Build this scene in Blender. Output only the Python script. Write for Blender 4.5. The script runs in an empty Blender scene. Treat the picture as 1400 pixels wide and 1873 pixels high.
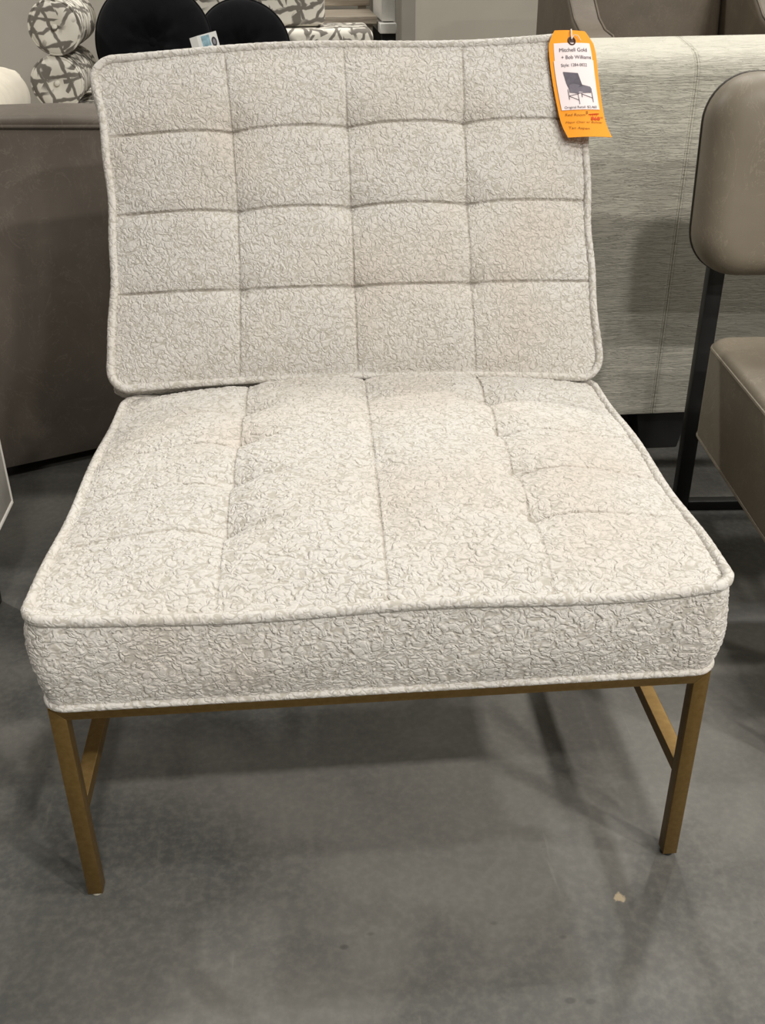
import bpy, bmesh, math, random
import numpy as np
from mathutils import Matrix, Vector

random.seed(4)
rng = np.random.default_rng(7)
scene = bpy.context.scene
COL = scene.collection
PI = math.pi

# ------------------------------------------------------------------ tagging
def tag(o, label=None, cat=None, group=None, kind=None):
    if label: o['label'] = label
    if cat: o['category'] = cat
    if group: o['group'] = group
    if kind: o['kind'] = kind
    return o

def empty(name, loc=(0, 0, 0), rz=0.0):
    o = bpy.data.objects.new(name, None)
    o.empty_display_size = 0.05
    COL.objects.link(o)
    o.location = loc
    o.rotation_euler = (0, 0, rz)
    return o

def thing(name, label, cat, loc=(0, 0, 0), rz=0.0, group=None):
    return tag(empty(name, loc, rz), label, cat, group)

def link(name, me, mat, parent=None, smooth=True):
    o = bpy.data.objects.new(name, me)
    COL.objects.link(o)
    if mat is not None:
        me.materials.append(mat)
    if parent is not None:
        o.parent = parent
    if smooth:
        me.polygons.foreach_set('use_smooth', [True] * len(me.polygons))
    me.update()
    return o

# ------------------------------------------------------------------ mesh bag
class MB:
    """collects shapes, links them as one mesh object"""
    def __init__(s): s.v = []; s.f = []
    def add(s, v, f):
        n = len(s.v)
        s.v += [tuple(float(c) for c in p) for p in v]
        s.f += [tuple(i + n for i in q) for q in f]
        return s
    def bm(s, b):
        b.verts.index_update()
        return s.add([p.co[:] for p in b.verts], [[p.index for p in q.verts] for q in b.faces])
    def box(s, lo, hi, bev=0.0, seg=3, M=None):
        b = bmesh.new()
        bmesh.ops.create_cube(b, size=1)
        for p in b.verts:
            p.co = Vector([lo[i] + (p.co[i] + .5) * (hi[i] - lo[i]) for i in range(3)])
        if bev > 0:
            bmesh.ops.bevel(b, geom=list(b.edges), offset=bev, segments=seg, profile=.5, affect='EDGES')
        if M is not None: bmesh.ops.transform(b, matrix=M, verts=b.verts)
        bmesh.ops.recalc_face_normals(b, faces=b.faces)
        s.bm(b); b.free(); return s
    def tube(s, pts, r, n=10, closed=False, caps=True):
        P = np.array(pts, float); m = len(P)
        rr = np.full(m, r) if np.isscalar(r) else np.array(r)
        if closed: T = np.roll(P, -1, 0) - np.roll(P, 1, 0)
        else: T = np.gradient(P, axis=0)
        T /= np.linalg.norm(T, axis=1)[:, None] + 1e-12
        ref = np.array([0, 0, 1.0])
        if abs(T[0] @ ref) > .9: ref = np.array([1.0, 0, 0])
        N = np.zeros_like(P); c = ref - T[0] * (ref @ T[0]); c /= np.linalg.norm(c)
        for i in range(m):
            c = c - T[i] * (c @ T[i]); c /= np.linalg.norm(c); N[i] = c
        B = np.cross(T, N)
        a = np.arange(n) * 2 * PI / n
        V = P[:, None] + rr[:, None, None] * (np.cos(a)[None, :, None] * N[:, None] + np.sin(a)[None, :, None] * B[:, None])
        V = V.reshape(-1, 3); F = []
        for i in range(m if closed else m - 1):
            j = (i + 1) % m
            for k in range(n):
                k2 = (k + 1) % n
                F.append((i * n + k, j * n + k, j * n + k2, i * n + k2)[::-1])
        if not closed and caps:
            F.append(tuple(range(n))); F.append(tuple((m - 1) * n + k for k in range(n))[::-1])
        return s.add(V, F)
    def prism(s, poly, axis, a, b, bev=0.0):
        """poly of 2-D points, extruded along axis from a to b"""
        B = bmesh.new(); lo = []; hi = []
        def mk(p, t):
            q = list(p); q.insert(axis, t); return q
        lo = [B.verts.new(mk(p, a)) for p in poly]; hi = [B.verts.new(mk(p, b)) for p in poly]
        B.faces.new(lo); B.faces.new(hi[::-1])
        for i in range(len(poly)):
            j = (i + 1) % len(poly); B.faces.new((lo[i], hi[i], hi[j], lo[j]))
        bmesh.ops.recalc_face_normals(B, faces=B.faces)
        if bev > 0:
            bmesh.ops.bevel(B, geom=list(B.edges), offset=bev, segments=2, profile=.5, affect='EDGES')
        s.bm(B); B.free(); return s
    def lathe(s, prof, n=40, M=None):
        V = []; F = []; m = len(prof)
        for (r, z) in prof:
            for k in range(n):
                a = 2 * PI * k / n
                p = Vector((r * math.cos(a), r * math.sin(a), z))
                V.append((M @ p)[:] if M is not None else p[:])
        for i in range(m - 1):
            for k in range(n):
                k2 = (k + 1) % n
                F.append((i * n + k, i * n + k2, (i + 1) * n + k2, (i + 1) * n + k))
        return s.add(V, F)
    def build(s, name, mat, parent=None, smooth=True, auto=True):
        me = bpy.data.meshes.new(name)
        me.from_pydata(s.v, [], s.f)
        b = bmesh.new(); b.from_mesh(me)
        bmesh.ops.recalc_face_normals(b, faces=b.faces); b.to_mesh(me); b.free()
        o = link(name, me, mat, parent, smooth)
        if smooth and auto: me.set_sharp_from_angle(angle=math.radians(38))
        return o

def np_mesh(name, V, F4, mat, parent=None, ngons=()):
    me = bpy.data.meshes.new(name)
    me.from_pydata(V.tolist(), [], F4.tolist() + [list(g) for g in ngons])
    me.validate()
    return link(name, me, mat, parent, True)

# ------------------------------------------------------------------ materials
def newmat(name):
    m = bpy.data.materials.new(name); m.use_nodes = True
    nt = m.node_tree; nt.nodes.clear()
    out = nt.nodes.new('ShaderNodeOutputMaterial')
    bs = nt.nodes.new('ShaderNodeBsdfPrincipled')
    nt.links.new(bs.outputs[0], out.inputs[0])
    return m, nt, bs, out

class NT:
    def __init__(s, nt): s.nt = nt
    def n(s, t, **k):
        nd = s.nt.nodes.new(t)
        for a, b in k.items(): setattr(nd, a, b)
        return nd
    def put(s, sock, v):
        if isinstance(v, bpy.types.NodeSocket): s.nt.links.new(v, sock)
        elif v is not None: sock.default_value = v
    def math(s, op, a, b=None, c=None, clamp=False):
        nd = s.n('ShaderNodeMath', operation=op, use_clamp=clamp)
        s.put(nd.inputs[0], a)
        if b is not None: s.put(nd.inputs[1], b)
        if c is not None: s.put(nd.inputs[2], c)
        return nd.outputs[0]
    def coord(s, kind='Object'): return s.n('ShaderNodeTexCoord').outputs[kind]
    def mapping(s, v, sc=(1, 1, 1), loc=(0, 0, 0), rot=(0, 0, 0)):
        nd = s.n('ShaderNodeMapping'); s.put(nd.inputs['Vector'], v)
        nd.inputs['Scale'].default_value = sc; nd.inputs['Location'].default_value = loc; nd.inputs['Rotation'].default_value = rot
        return nd.outputs[0]
    def noise(s, v, scale, detail=4, rough=.5, dist=0.0, col=False):
        nd = s.n('ShaderNodeTexNoise'); s.put(nd.inputs['Vector'], v)
        nd.inputs['Scale'].default_value = scale; nd.inputs['Detail'].default_value = detail
        nd.inputs['Roughness'].default_value = rough; nd.inputs['Distortion'].default_value = dist
        return nd.outputs['Color'] if col else nd.outputs[0]
    def vor(s, v, scale, feature='DISTANCE_TO_EDGE', rand=1.0):
        nd = s.n('ShaderNodeTexVoronoi', feature=feature); s.put(nd.inputs['Vector'], v)
        nd.inputs['Scale'].default_value = scale; nd.inputs['Randomness'].default_value = rand
        return nd.outputs['Distance']
    def ramp(s, f, a, b, lo=0.0, hi=1.0, smooth=True):
        nd = s.n('ShaderNodeMapRange'); nd.interpolation_type = 'SMOOTHSTEP' if smooth else 'LINEAR'
        s.put(nd.inputs[0], f)
        for i, x in enumerate((a, b, lo, hi)): nd.inputs[1 + i].default_value = x
        return nd.outputs[0]
    def mix(s, f, a, b):
        nd = s.n('ShaderNodeMix', data_type='RGBA'); s.put(nd.inputs[0], f)
        s.put(nd.inputs[6], a if isinstance(a, bpy.types.NodeSocket) else (*a, 1)[:4])
        s.put(nd.inputs[7], b if isinstance(b, bpy.types.NodeSocket) else (*b, 1)[:4])
        return nd.outputs[2]
    def vadd(s, a, b, sc=1.0):
        nd = s.n('ShaderNodeVectorMath', operation='MULTIPLY_ADD')
        s.put(nd.inputs[0], b); nd.inputs[1].default_value = (sc,) * 3; s.put(nd.inputs[2], a)
        return nd.outputs[0]
    def bump(s, h, strength=.5, dist=.002, nrm=None):
        nd = s.n('ShaderNodeBump'); s.put(nd.inputs['Height'], h)
        nd.inputs['Strength'].default_value = strength; nd.inputs['Distance'].default_value = dist
        if nrm is not None: s.put(nd.inputs['Normal'], nrm)
        return nd.outputs[0]

def srgb(r, g, b):
    f = lambda c: ((c / 255 + .055) / 1.055) ** 2.4 if c > 10 else c / 255 / 12.92
    return (f(r), f(g), f(b))

def simple(name, col, rough=.6, metal=0.0, noise=0.08, nscale=20, bump=0.0, bscale=200, sheen=0.0, spec=.5, bdist=.001):
    m, nt, bs, out = newmat(name); N = NT(nt)
    co = N.coord()
    f = N.noise(co, nscale, 4, .55)
    d = tuple(max(0, c * (1 - noise * 2)) for c in col); l = tuple(min(1, c * (1 + noise * 2)) for c in col)
    nt.links.new(N.mix(N.ramp(f, .3, .7), d, l), bs.inputs['Base Color'])
    bs.inputs['Roughness'].default_value = rough; bs.inputs['Metallic'].default_value = metal
    bs.inputs['Specular IOR Level'].default_value = spec
    if sheen: bs.inputs['Sheen Weight'].default_value = sheen
    if bump:
        nt.links.new(N.bump(N.noise(co, bscale, 4, .6), bump, bdist), bs.inputs['Normal'])
    return m

FAB_LIGHT = srgb(205, 201, 195)
FAB_DARK = srgb(180, 174, 164)
def fabric(name, stretch=(1, 1, 1), scale=112, disp=.0017, true_disp=True, warpa=.015, ws=56):
    m, nt, bs, out = newmat(name); N = NT(nt)
    co = N.mapping(N.coord(), stretch)
    warp = N.noise(co, ws, 2, .5, col=True)
    sub = N.n('ShaderNodeVectorMath', operation='SUBTRACT'); N.put(sub.inputs[0], warp); sub.inputs[1].default_value = (.5, .5, .5)
    cw = N.vadd(co, sub.outputs[0], warpa)
    # meandering worm pattern: zero lines of a band-limited noise, plus short cell creases
    w1 = N.math('ABSOLUTE', N.math('SUBTRACT', N.noise(cw, scale * .62, 1.0, .45, .35), .5))
    w2 = N.math('ABSOLUTE', N.math('SUBTRACT', N.noise(N.mapping(cw, (1, 1, 1), (5.3, 2.2, 9.1)), scale * .75, 0.0, .4, .2), .5))
    e = N.vor(cw, scale)
    gate = N.ramp(N.noise(co, scale * .9, 1, .5), .40, .58)
    ev = N.math('ADD', N.ramp(e, 0, .22), N.math('MULTIPLY', gate, .75), clamp=True)
    a = N.ramp(w1, 0, .10); b = N.ramp(w2, 0, .075)
    h = N.math('MULTIPLY', N.math('MULTIPLY', a, ev), N.math('ADD', N.math('MULTIPLY', b, .35), .65))
    dome = N.math('ADD', N.math('MULTIPLY', N.ramp(e, 0, .6), .2), N.math('MULTIPLY', N.ramp(w1, 0, .22), .25))
    h = N.math('ADD', N.math('MULTIPLY', h, .55), dome)
    stain = N.noise(N.coord(), 5.5, 3, .55)
    base = N.mix(N.ramp(stain, .40, .80), FAB_LIGHT, srgb(200, 191, 181))
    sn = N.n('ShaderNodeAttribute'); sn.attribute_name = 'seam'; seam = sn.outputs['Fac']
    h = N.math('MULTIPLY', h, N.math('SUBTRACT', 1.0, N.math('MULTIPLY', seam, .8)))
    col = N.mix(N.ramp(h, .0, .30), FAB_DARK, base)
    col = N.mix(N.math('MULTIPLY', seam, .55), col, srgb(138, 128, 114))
    nt.links.new(col, bs.inputs['Base Color'])
    bs.inputs['Roughness'].default_value = .85
    bs.inputs['Specular IOR Level'].default_value = .25
    bs.inputs['Sheen Weight'].default_value = .12
    bs.inputs['Sheen Roughness'].default_value = .5
    if true_disp:
        dn = N.n('ShaderNodeDisplacement'); dn.inputs['Midlevel'].default_value = .8
        dn.inputs['Scale'].default_value = disp; N.put(dn.inputs['Height'], h)
        nt.links.new(dn.outputs[0], out.inputs['Displacement'])
        m.displacement_method = 'BOTH'
    else:
        nt.links.new(N.bump(h, .8, disp), bs.inputs['Normal'])
    return m
M_seat = fabric('embossed_fabric_seat', (.82, 1, 1), 154, .0019)
M_back = fabric('embossed_fabric_back', (1, 1, 1), 168, .0015)
M_pipe = fabric('embossed_fabric_piping', (1, 1, 1), 130, .0013, False)

def brass():
    m, nt, bs, out = newmat('aged_brass'); N = NT(nt)
    co = N.coord()
    f = N.noise(N.mapping(co, (40, 40, 40)), 3, 4, .6)
    nt.links.new(N.mix(N.ramp(f, .3, .7), (.19, .115, .035), (.23, .145, .048)), bs.inputs['Base Color'])
    bs.inputs['Metallic'].default_value = .75; bs.inputs['Roughness'].default_value = .48
    return m
M_brass = brass()
M_black = simple('black_metal', (.012, .012, .012), .45, .0, .1)
M_plastic = simple('pale_plastic', srgb(190, 185, 170), .5)

def leather(name, c1, c2, rough=.5, scale=4.0):
    m, nt, bs, out = newmat(name); N = NT(nt)
    co = N.coord()
    f = N.noise(co, scale, 5, .6, .4)
    sc = N.noise(N.mapping(co, (1, 1, .6)), 14, 5, .7, 1.2)
    col = N.mix(N.ramp(f, .3, .7), c1, c2)
    streak = N.ramp(N.math('ABSOLUTE', N.math('SUBTRACT', sc, .5)), 0, .012, .22, 0)
    col = N.mix(streak, col, tuple(min(1, c * 1.9) for c in c2))
    nt.links.new(col, bs.inputs['Base Color'])
    bs.inputs['Roughness'].default_value = rough
    bs.inputs['Specular IOR Level'].default_value = .4
    nt.links.new(N.bump(N.noise(co, 420, 3, .6), .12, .001, N.bump(f, .15, .01)), bs.inputs['Normal'])
    return m
M_leather = leather('grey_brown_leather', srgb(92, 84, 76), srgb(110, 102, 93))
M_taupe = leather('taupe_leather', srgb(120, 111, 97), srgb(134, 125, 110), .48, 3)
M_brown = leather('dark_brown_leather', srgb(88, 78, 66), srgb(100, 90, 76), .55, 5)

def linen():
    m, nt, bs, out = newmat('crinkled_linen'); N = NT(nt)
    co = N.coord()
    w = N.noise(N.mapping(co, (2.4, 2.4, 30)), 3.2, 4, .6, .6)
    w2 = N.noise(N.mapping(co, (6, 6, 80)), 4, 3, .55, .4)
    ridge = N.ramp(N.math('ABSOLUTE', N.math('SUBTRACT', w, .5)), 0, .05)
    ridge2 = N.ramp(N.math('ABSOLUTE', N.math('SUBTRACT', w2, .5)), 0, .06)
    h = N.math('ADD', N.math('MULTIPLY', ridge, .6), N.math('MULTIPLY', ridge2, .4))
    col = N.mix(N.noise(co, 6, 3), srgb(196, 193, 180), srgb(206, 202, 189))
    col = N.mix(N.ramp(h, .05, .5, .25, 0), col, srgb(160, 157, 144))
    nt.links.new(col, bs.inputs['Base Color'])
    bs.inputs['Roughness'].default_value = .85; bs.inputs['Specular IOR Level'].default_value = .2
    nt.links.new(N.bump(N.noise(co, 700, 2), .1, .0006, N.bump(h, .7, .003)), bs.inputs['Normal'])
    return m
M_linen = linen()

def strokes(name):
    """off-white upholstery printed with crossing grey brush strokes"""
    m, nt, bs, out = newmat(name); N = NT(nt)
    co = N.vadd(N.coord(), N.n('ShaderNodeObjectInfo').outputs['Location'], 3.3)
    tot = None; SW = .055
    for i, (rx, ry, rz, s) in enumerate(((.3, .9, .5, 9), (1.2, .2, 1.9, 8), (.7, 2.2, 2.9, 9.5), (2.0, 1.1, .1, 7.5), (2.6, .4, 1.2, 8.5))):
        v = N.mapping(co, (1, 1, 1), (i * .37, i * .61, i * .23), (rx, ry, rz))
        cell = N.n('ShaderNodeTexVoronoi', feature='F1'); N.put(cell.inputs['Vector'], N.mapping(v, (.45, 1.6, 1.0))); cell.inputs['Scale'].default_value = s
        sep = N.n('ShaderNodeSeparateXYZ')
        loc = N.n('ShaderNodeVectorMath', operation='SUBTRACT'); N.put(loc.inputs[0], N.mapping(v, (.45 * s, 1.6 * s, 1.0 * s)))
        sc = N.n('ShaderNodeVectorMath', operation='SCALE'); N.put(sc.inputs[0], cell.outputs['Position']); sc.inputs['Scale'].default_value = s
        N.put(loc.inputs[1], sc.outputs[0]); N.put(sep.inputs[0], loc.outputs[0])
        wob = N.math('MULTIPLY', N.math('SUBTRACT', N.noise(co, 22, 2), .5), .35)
        d = N.math('ABSOLUTE', N.math('ADD', sep.outputs[1], wob))
        gz = N.ramp(N.math('ABSOLUTE', sep.outputs[0]), .34, .44, 1, 0)
        st = N.math('MULTIPLY', N.ramp(d, SW, SW + .05, 1, 0), gz)
        tot = st if tot is None else N.math('MAXIMUM', tot, st)
    col = N.mix(tot, srgb(222, 217, 206), srgb(118, 113, 106))
    nt.links.new(col, bs.inputs['Base Color'])
    bs.inputs['Roughness'].default_value = .8; bs.inputs['Specular IOR Level'].default_value = .2
    nt.links.new(N.bump(N.noise(co, 300, 2), .15, .001), bs.inputs['Normal'])
    return m
M_stroke = strokes('brush_stroke_print')

M_velvet = simple('black_velvet', (.0045, .0045, .0055), .95, 0, .1, 20, .2, 300, .05, .08)
M_cream = simple('cream_boucle', srgb(214, 206, 190), .9, 0, .04, 10, .4, 160, .1, .2)
M_grey = simple('grey_upholstery', srgb(160, 155, 148), .8, 0, .03, 30, .2, 500, 0, .2)
M_greypipe = simple('grey_piping', srgb(196, 192, 184), .7, 0, .03)
M_white = simple('white_lacquer', srgb(226, 224, 218), .5, 0, .02)
M_seam = simple('dark_leather_edge', srgb(58, 52, 45), .6)
M_dark = simple('gap_shade_black', (.01, .01, .01), .7)  # black that stands in for the shade of the cabinet gap
M_wall = simple('greige_wall_paint', srgb(180, 174, 163), .9, 0, .02, 2)
M_panel = simple('partition_paint', srgb(178, 172, 160), .9, 0, .02, 3)
M_trim = simple('partition_edge_paint', srgb(140, 135, 126), .8, 0, .03, 3)
M_ceil = simple('ceiling_paint', srgb(52, 52, 51), .9)
M_orange = simple('orange_card', srgb(250, 156, 0), .65, 0, .02, 8)
M_paper = simple('white_label_paper', srgb(240, 226, 226), .6, 0, .01)
M_ink = simple('grey_print_ink', srgb(92, 84, 92), .7)
M_chairink = simple('printed_chair_grey', srgb(92, 86, 96), .7, 0, .08, 90)
M_chairink2 = simple('printed_chair_highlight', srgb(112, 106, 116), .7, 0, .05, 90)
M_pen = simple('brown_pen_ink', srgb(150, 98, 10), .7)
M_red = simple('red_pen_ink', srgb(205, 66, 10), .7)
M_string = simple('white_string', srgb(240, 232, 222), .7)
M_ring = simple('dark_eyelet', srgb(80, 50, 40), .6)
M_card = simple('white_card', srgb(244, 244, 242), .5, 0, .01)
M_blue = simple('printed_pale_blue', srgb(150, 186, 200), .6, 0, .14, 60)
M_stamp = simple('printed_dark_oval', srgb(60, 58, 70), .6)
M_thread = simple('taupe_thread', srgb(168, 156, 138), .9)

def concrete():
    m, nt, bs, out = newmat('polished_concrete'); N = NT(nt)
    co = N.coord()
    big = N.noise(N.mapping(co, (1, 1, 1), (3.7, 1.3, 0)), 1.6, 5, .6, .5)  # random mottling, offset picked to lighten the right where more light falls
    mid = N.noise(co, 4.5, 6, .62, .6)
    fine = N.noise(co, 90, 3, .6)
    col = N.mix(N.ramp(big, .32, .68), srgb(80, 80, 78), srgb(118, 116, 111))
    col = N.mix(N.ramp(mid, .45, .72, 0, .55), col, srgb(72, 71, 69))
    col = N.mix(N.ramp(fine, .35, .75, 0, .16), col, srgb(160, 156, 146))
    sp = N.vor(N.mapping(co, (1, 1.6, 1)), 16, 'F1')
    gate = N.ramp(N.noise(co, 3.1, 2), .52, .6)
    spots = N.math('MULTIPLY', N.ramp(N.math('ADD', sp, N.math('MULTIPLY', mid, .14)), .12, .19, .55, 0), gate)
    col = N.mix(spots, col, srgb(66, 64, 62))
    scr = N.noise(N.mapping(co, (30, 2, 1), rot=(0, 0, .5)), 2.2, 4, .6)
    col = N.mix(N.ramp(scr, .66, .74, 0, .18), col, srgb(160, 156, 148))
    # pale dried drip in front of the right leg
    dv = N.n('ShaderNodeVectorMath', operation='DISTANCE'); N.put(dv.inputs[0], co); dv.inputs[1].default_value = (.2726, -.0545, 0)
    dr = N.math('ADD', dv.outputs['Value'], N.math('MULTIPLY', N.math('SUBTRACT', N.noise(co, 160, 3), .5), .012))
    col = N.mix(N.ramp(dr, .0045, .0075, .8, 0), col, srgb(190, 172, 144))
    nt.links.new(col, bs.inputs['Base Color'])
    nt.links.new(N.ramp(mid, .3, .7, .34, .5), bs.inputs['Roughness'])
    bs.inputs['Specular IOR Level'].default_value = .35
    nt.links.new(N.bump(fine, .06, .001), bs.inputs['Normal'])
    return m
M_floor = concrete()

def wood():
    m, nt, bs, out = newmat('weathered_grey_wood'); N = NT(nt)
    co = N.coord()
    f = N.noise(N.mapping(co, (1.5, 30, 30)), 2.5, 4, .6, .5)
    nt.links.new(N.mix(N.ramp(f, .3, .7), srgb(128, 116, 102), srgb(178, 168, 152)), bs.inputs['Base Color'])
    bs.inputs['Roughness'].default_value = .6
    return m
M_wood = wood()

# ------------------------------------------------------------------ the setting
def structure(name, mb, mat, smooth=False):
    o = mb.build(name, mat, None, smooth); o['kind'] = 'structure'; return o
X0, X1, Y0, Y1, H = -6.5, 7.5, -12.0, 8.0, 6.0
structure('floor', MB().box((X0, Y0, -.1), (X1, Y1, 0)), M_floor)
structure('ceiling', MB().box((X0, Y0, H), (X1, Y1, H + .1)), M_ceil)
M_shell = simple('warehouse_wall_paint', srgb(70, 69, 66), .9, 0, .03, 2)
structure('wall_left', MB().box((X0 - .1, Y0, 0), (X0, Y1, H)), M_shell)
structure('wall_right', MB().box((X1, Y0, 0), (X1 + .1, Y1, H)), M_shell)
structure('wall_front', MB().box((X0 - .1, Y0 - .1, 0), (X1 + .1, Y0, H)), M_shell)
structure('wall_back', MB().box((X0 - .1, Y1, 0), (X1 + .1, Y1 + .1, H)), M_shell)
# display wall that stands behind the daybed, with the opening at its right end
structure('wall_display', MB().box((-4.0, 4.95, 0), (.50, 5.1, 2.7)), M_wall)
structure('wall_partition', MB().box((.462, 4.02, 0), (1.02, 4.14, 2.7)).box((1.02, 4.10, 0), (2.8, 4.22, 2.7)), M_panel)
structure('trim_1', MB().box((.40, 4.0, 0), (.462, 4.16, 2.7), .006), M_trim)

# ------------------------------------------------------------------ cushions
def axis_lines(half, step, seams):
    n = int(round(2 * half / step))
    t = list(np.linspace(-half, half, n + 1))
    for s in seams:
        t = [x for x in t if abs(x - s) > .0042]
        t += [s - .0034, s - .0021, s - .0010, s, s + .0010, s + .0021, s + .0034]
    return np.array(sorted(t))

def cushion(name, hw, hl, rc, T, topz, warp, step, sx, sy, mat, parent, bulge=.012, inset=.006, edge_z=None):
    """box cushion: tufted top panel, bulging boxing; local z=0 is the piped top edge"""
    xs = axis_lines(hw, step, sx); ys = axis_lines(hl, step, sy)
    nx, ny = len(xs), len(ys)
    X, Y = np.meshgrid(xs, ys, indexing='xy')
    ax = np.clip((np.abs(X) - (hw - rc)) / rc, 0, 1); ay = np.clip((np.abs(Y) - (hl - rc)) / rc, 0, 1)
    px = np.sign(X) * (np.minimum(np.abs(X), hw - rc) + rc * ax * np.sqrt(1 - ay ** 2 / 2))
    py = np.sign(Y) * (np.minimum(np.abs(Y), hl - rc) + rc * ay * np.sqrt(1 - ax ** 2 / 2))
    U = X / hw; W = Y / hl
    Z = topz(px, py, U, W)
    ez = edge_z(px, py) if edge_z else np.zeros_like(px)
    P = np.stack([px, py, Z + ez], -1)
    idx = np.arange(nx * ny).reshape(ny, nx)
    F = np.stack([idx[:-1, :-1], idx[:-1, 1:], idx[1:, 1:], idx[1:, :-1]], -1).reshape(-1, 4)
    loop = np.concatenate([idx[0, :-1], idx[:-1, -1], idx[-1, :0:-1], idx[:0:-1, 0]])
    V = P.reshape(-1, 3)
    L = V[loop].copy()
    t = np.roll(L, -1, 0) - np.roll(L, 1, 0); t[:, 2] = 0
    t /= np.linalg.norm(t, axis=1)[:, None]
    nrm = np.stack([t[:, 1], -t[:, 0], np.zeros(len(t))], -1)
    for _ in range(12): nrm = (np.roll(nrm, 1, 0) + nrm + np.roll(nrm, -1, 0)) / 3
    nrm /= np.linalg.norm(nrm, axis=1)[:, None]
    rows = max(4, int(T / step)); allV = [V]; prev = loop; base = len(V); m = len(loop); FF = [F]
    ph = np.cumsum(np.linalg.norm(np.roll(L, -1, 0) - L, axis=1))
    for r in range(1, rows + 1):
        q = r / rows
        off = bulge * math.sin(PI * min(1, q * .96 + .04)) ** .8 - inset * q ** 3
        off = off + .0022 * np.sin(ph * 23 + q * 4) * math.sin(PI * q)
        ring = L + nrm * np.reshape(off, (-1, 1)) * np.ones((m, 1))
        ring[:, 2] = L[:, 2] * (1 - q) + (-T) * q
        allV.append(ring); cur = np.arange(m) + base; base += m
        FF.append(np.stack([prev, cur, np.roll(cur, -1), np.roll(prev, -1)], -1))
        prev = cur
    bot = allV[-1].copy()
    V = np.concatenate(allV); F = np.concatenate(FF)
    V = warp(V); topL = warp(L); botL = warp(bot)
    o = np_mesh(name, V, F, mat, parent, [list(prev[::-1])])
    bm = bmesh.new(); bm.from_mesh(o.data); bmesh.ops.recalc_face_normals(bm, faces=bm.faces); bm.to_mesh(o.data); bm.free()
    # stitched seam lines of the top panel (thread showing in the groove)
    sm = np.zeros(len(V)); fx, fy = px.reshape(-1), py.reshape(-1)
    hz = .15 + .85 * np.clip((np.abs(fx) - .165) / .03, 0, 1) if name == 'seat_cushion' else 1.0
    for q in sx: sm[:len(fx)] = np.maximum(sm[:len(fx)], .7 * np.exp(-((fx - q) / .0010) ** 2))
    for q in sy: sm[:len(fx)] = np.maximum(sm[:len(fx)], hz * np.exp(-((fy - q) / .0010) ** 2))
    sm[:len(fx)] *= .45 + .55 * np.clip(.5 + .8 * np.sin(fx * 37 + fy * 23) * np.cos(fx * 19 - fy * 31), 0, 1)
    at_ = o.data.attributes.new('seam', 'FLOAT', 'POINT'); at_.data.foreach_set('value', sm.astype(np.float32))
    o.data.polygons.foreach_set('use_smooth', [True] * len(o.data.polygons))
    return o, topL, botL, nrm

def resample_loop(L, step):
    d = np.linalg.norm(np.roll(L, -1, 0) - L, axis=1); s = np.concatenate([[0], np.cumsum(d)])
    n = int(s[-1] / step); t = np.linspace(0, s[-1], n, endpoint=False)
    E = np.vstack([L, L[:1]])
    return np.stack([np.interp(t, s, E[:, k]) for k in range(3)], -1)

def piping(name, L, r, parent, mat, lift=(0, 0, 0), wob=.05):
    P = resample_loop(L, .0035) + np.array(lift)
    n = len(P)
    rad = r * (1 + wob * (rng.random(n) - .5) + .03 * np.sin(np.arange(n) * 1.7))
    return MB().tube(P, rad, 10, closed=True).build(name, mat, parent, True, False)

G = lambda d, s: np.exp(-(d / s) ** 2)

# ------------------------------------------------------------------ the main chair
chair = thing('accent_chair', 'cream embossed fabric armless chair with grid tufting on a brass frame, at the centre', 'chair')
HW = .36
LT = .0175
# seat: local origin at (0,.266,.41)
SH, SL = .3625, .2785
s_y = [v - .2655 for v in (.122, .2265, .3345, .4325)]
s_x = [-.172, .002, .174]
def seat_top(x, y, U, W):
    yy = y
    prof = (1 - np.abs(U) ** 2.6) * np.where(W < 0, 1 - np.abs(W) ** 3.2, 1 - np.abs(W) ** 15)
    z = .046 * prof ** .8
    edge = np.clip(prof * 5, 0, 1)
    for s in s_x:
        far = .35 + .65 * np.clip((y + .26) / .12, 0, 1)
        z -= edge * (.0042 * G(x - s, .016) * far + .0018 * G(x - s, .0013) * (.45 + .55 * far))
    for s in s_y:
        a = .25 + .75 * np.clip((np.abs(x) - .09) / .06, 0, 1)
        z -= edge * a * (.0036 * G(y - s, .013) + .0032 * G(y - s, .0013))
    for s in (s_x[0], s_x[2]):
        for q in s_y:
            z -= .013 * np.exp(-((x - s) / .040) ** 2 - ((y - q) / .027) ** 2)
            z -= .006 * np.exp(-((x - s) / .010) ** 2 - ((y - q) / .009) ** 2)
    for q in s_y:
        z -= .005 * np.exp(-((x - s_x[1]) / .035) ** 2 - ((y - q) / .022) ** 2)
    z += .0012 * np.sin(x * 31 + y * 17) * edge
    return z
def seat_warp(V):
    V = V.copy()
    k = (V[:, 1] + SL) / (2 * SL)
    V[:, 0] = V[:, 0] * (1 - .045 * k) + .010 * k
    V[:, 1] += .004 * (V[:, 0] / .36) * 0
    return V
def seat_edge(x, y):
    front = np.exp(-((y + SL) / .05) ** 2)
    side = np.exp(-((np.abs(x) - SH) / .05) ** 2)
    return .0025 * np.sin(x * 17 + .8) * front + .004 * side + .003 * np.sin(y * 24) * side * (1 - front)
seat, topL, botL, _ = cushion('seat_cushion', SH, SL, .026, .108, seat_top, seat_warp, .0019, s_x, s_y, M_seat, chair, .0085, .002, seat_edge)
seat.location = (0, .2655, .4085)
piping('piping', topL, .0062, seat, M_pipe)
piping('piping', botL, .0048, seat, M_pipe, (0, 0, .001))

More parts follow.
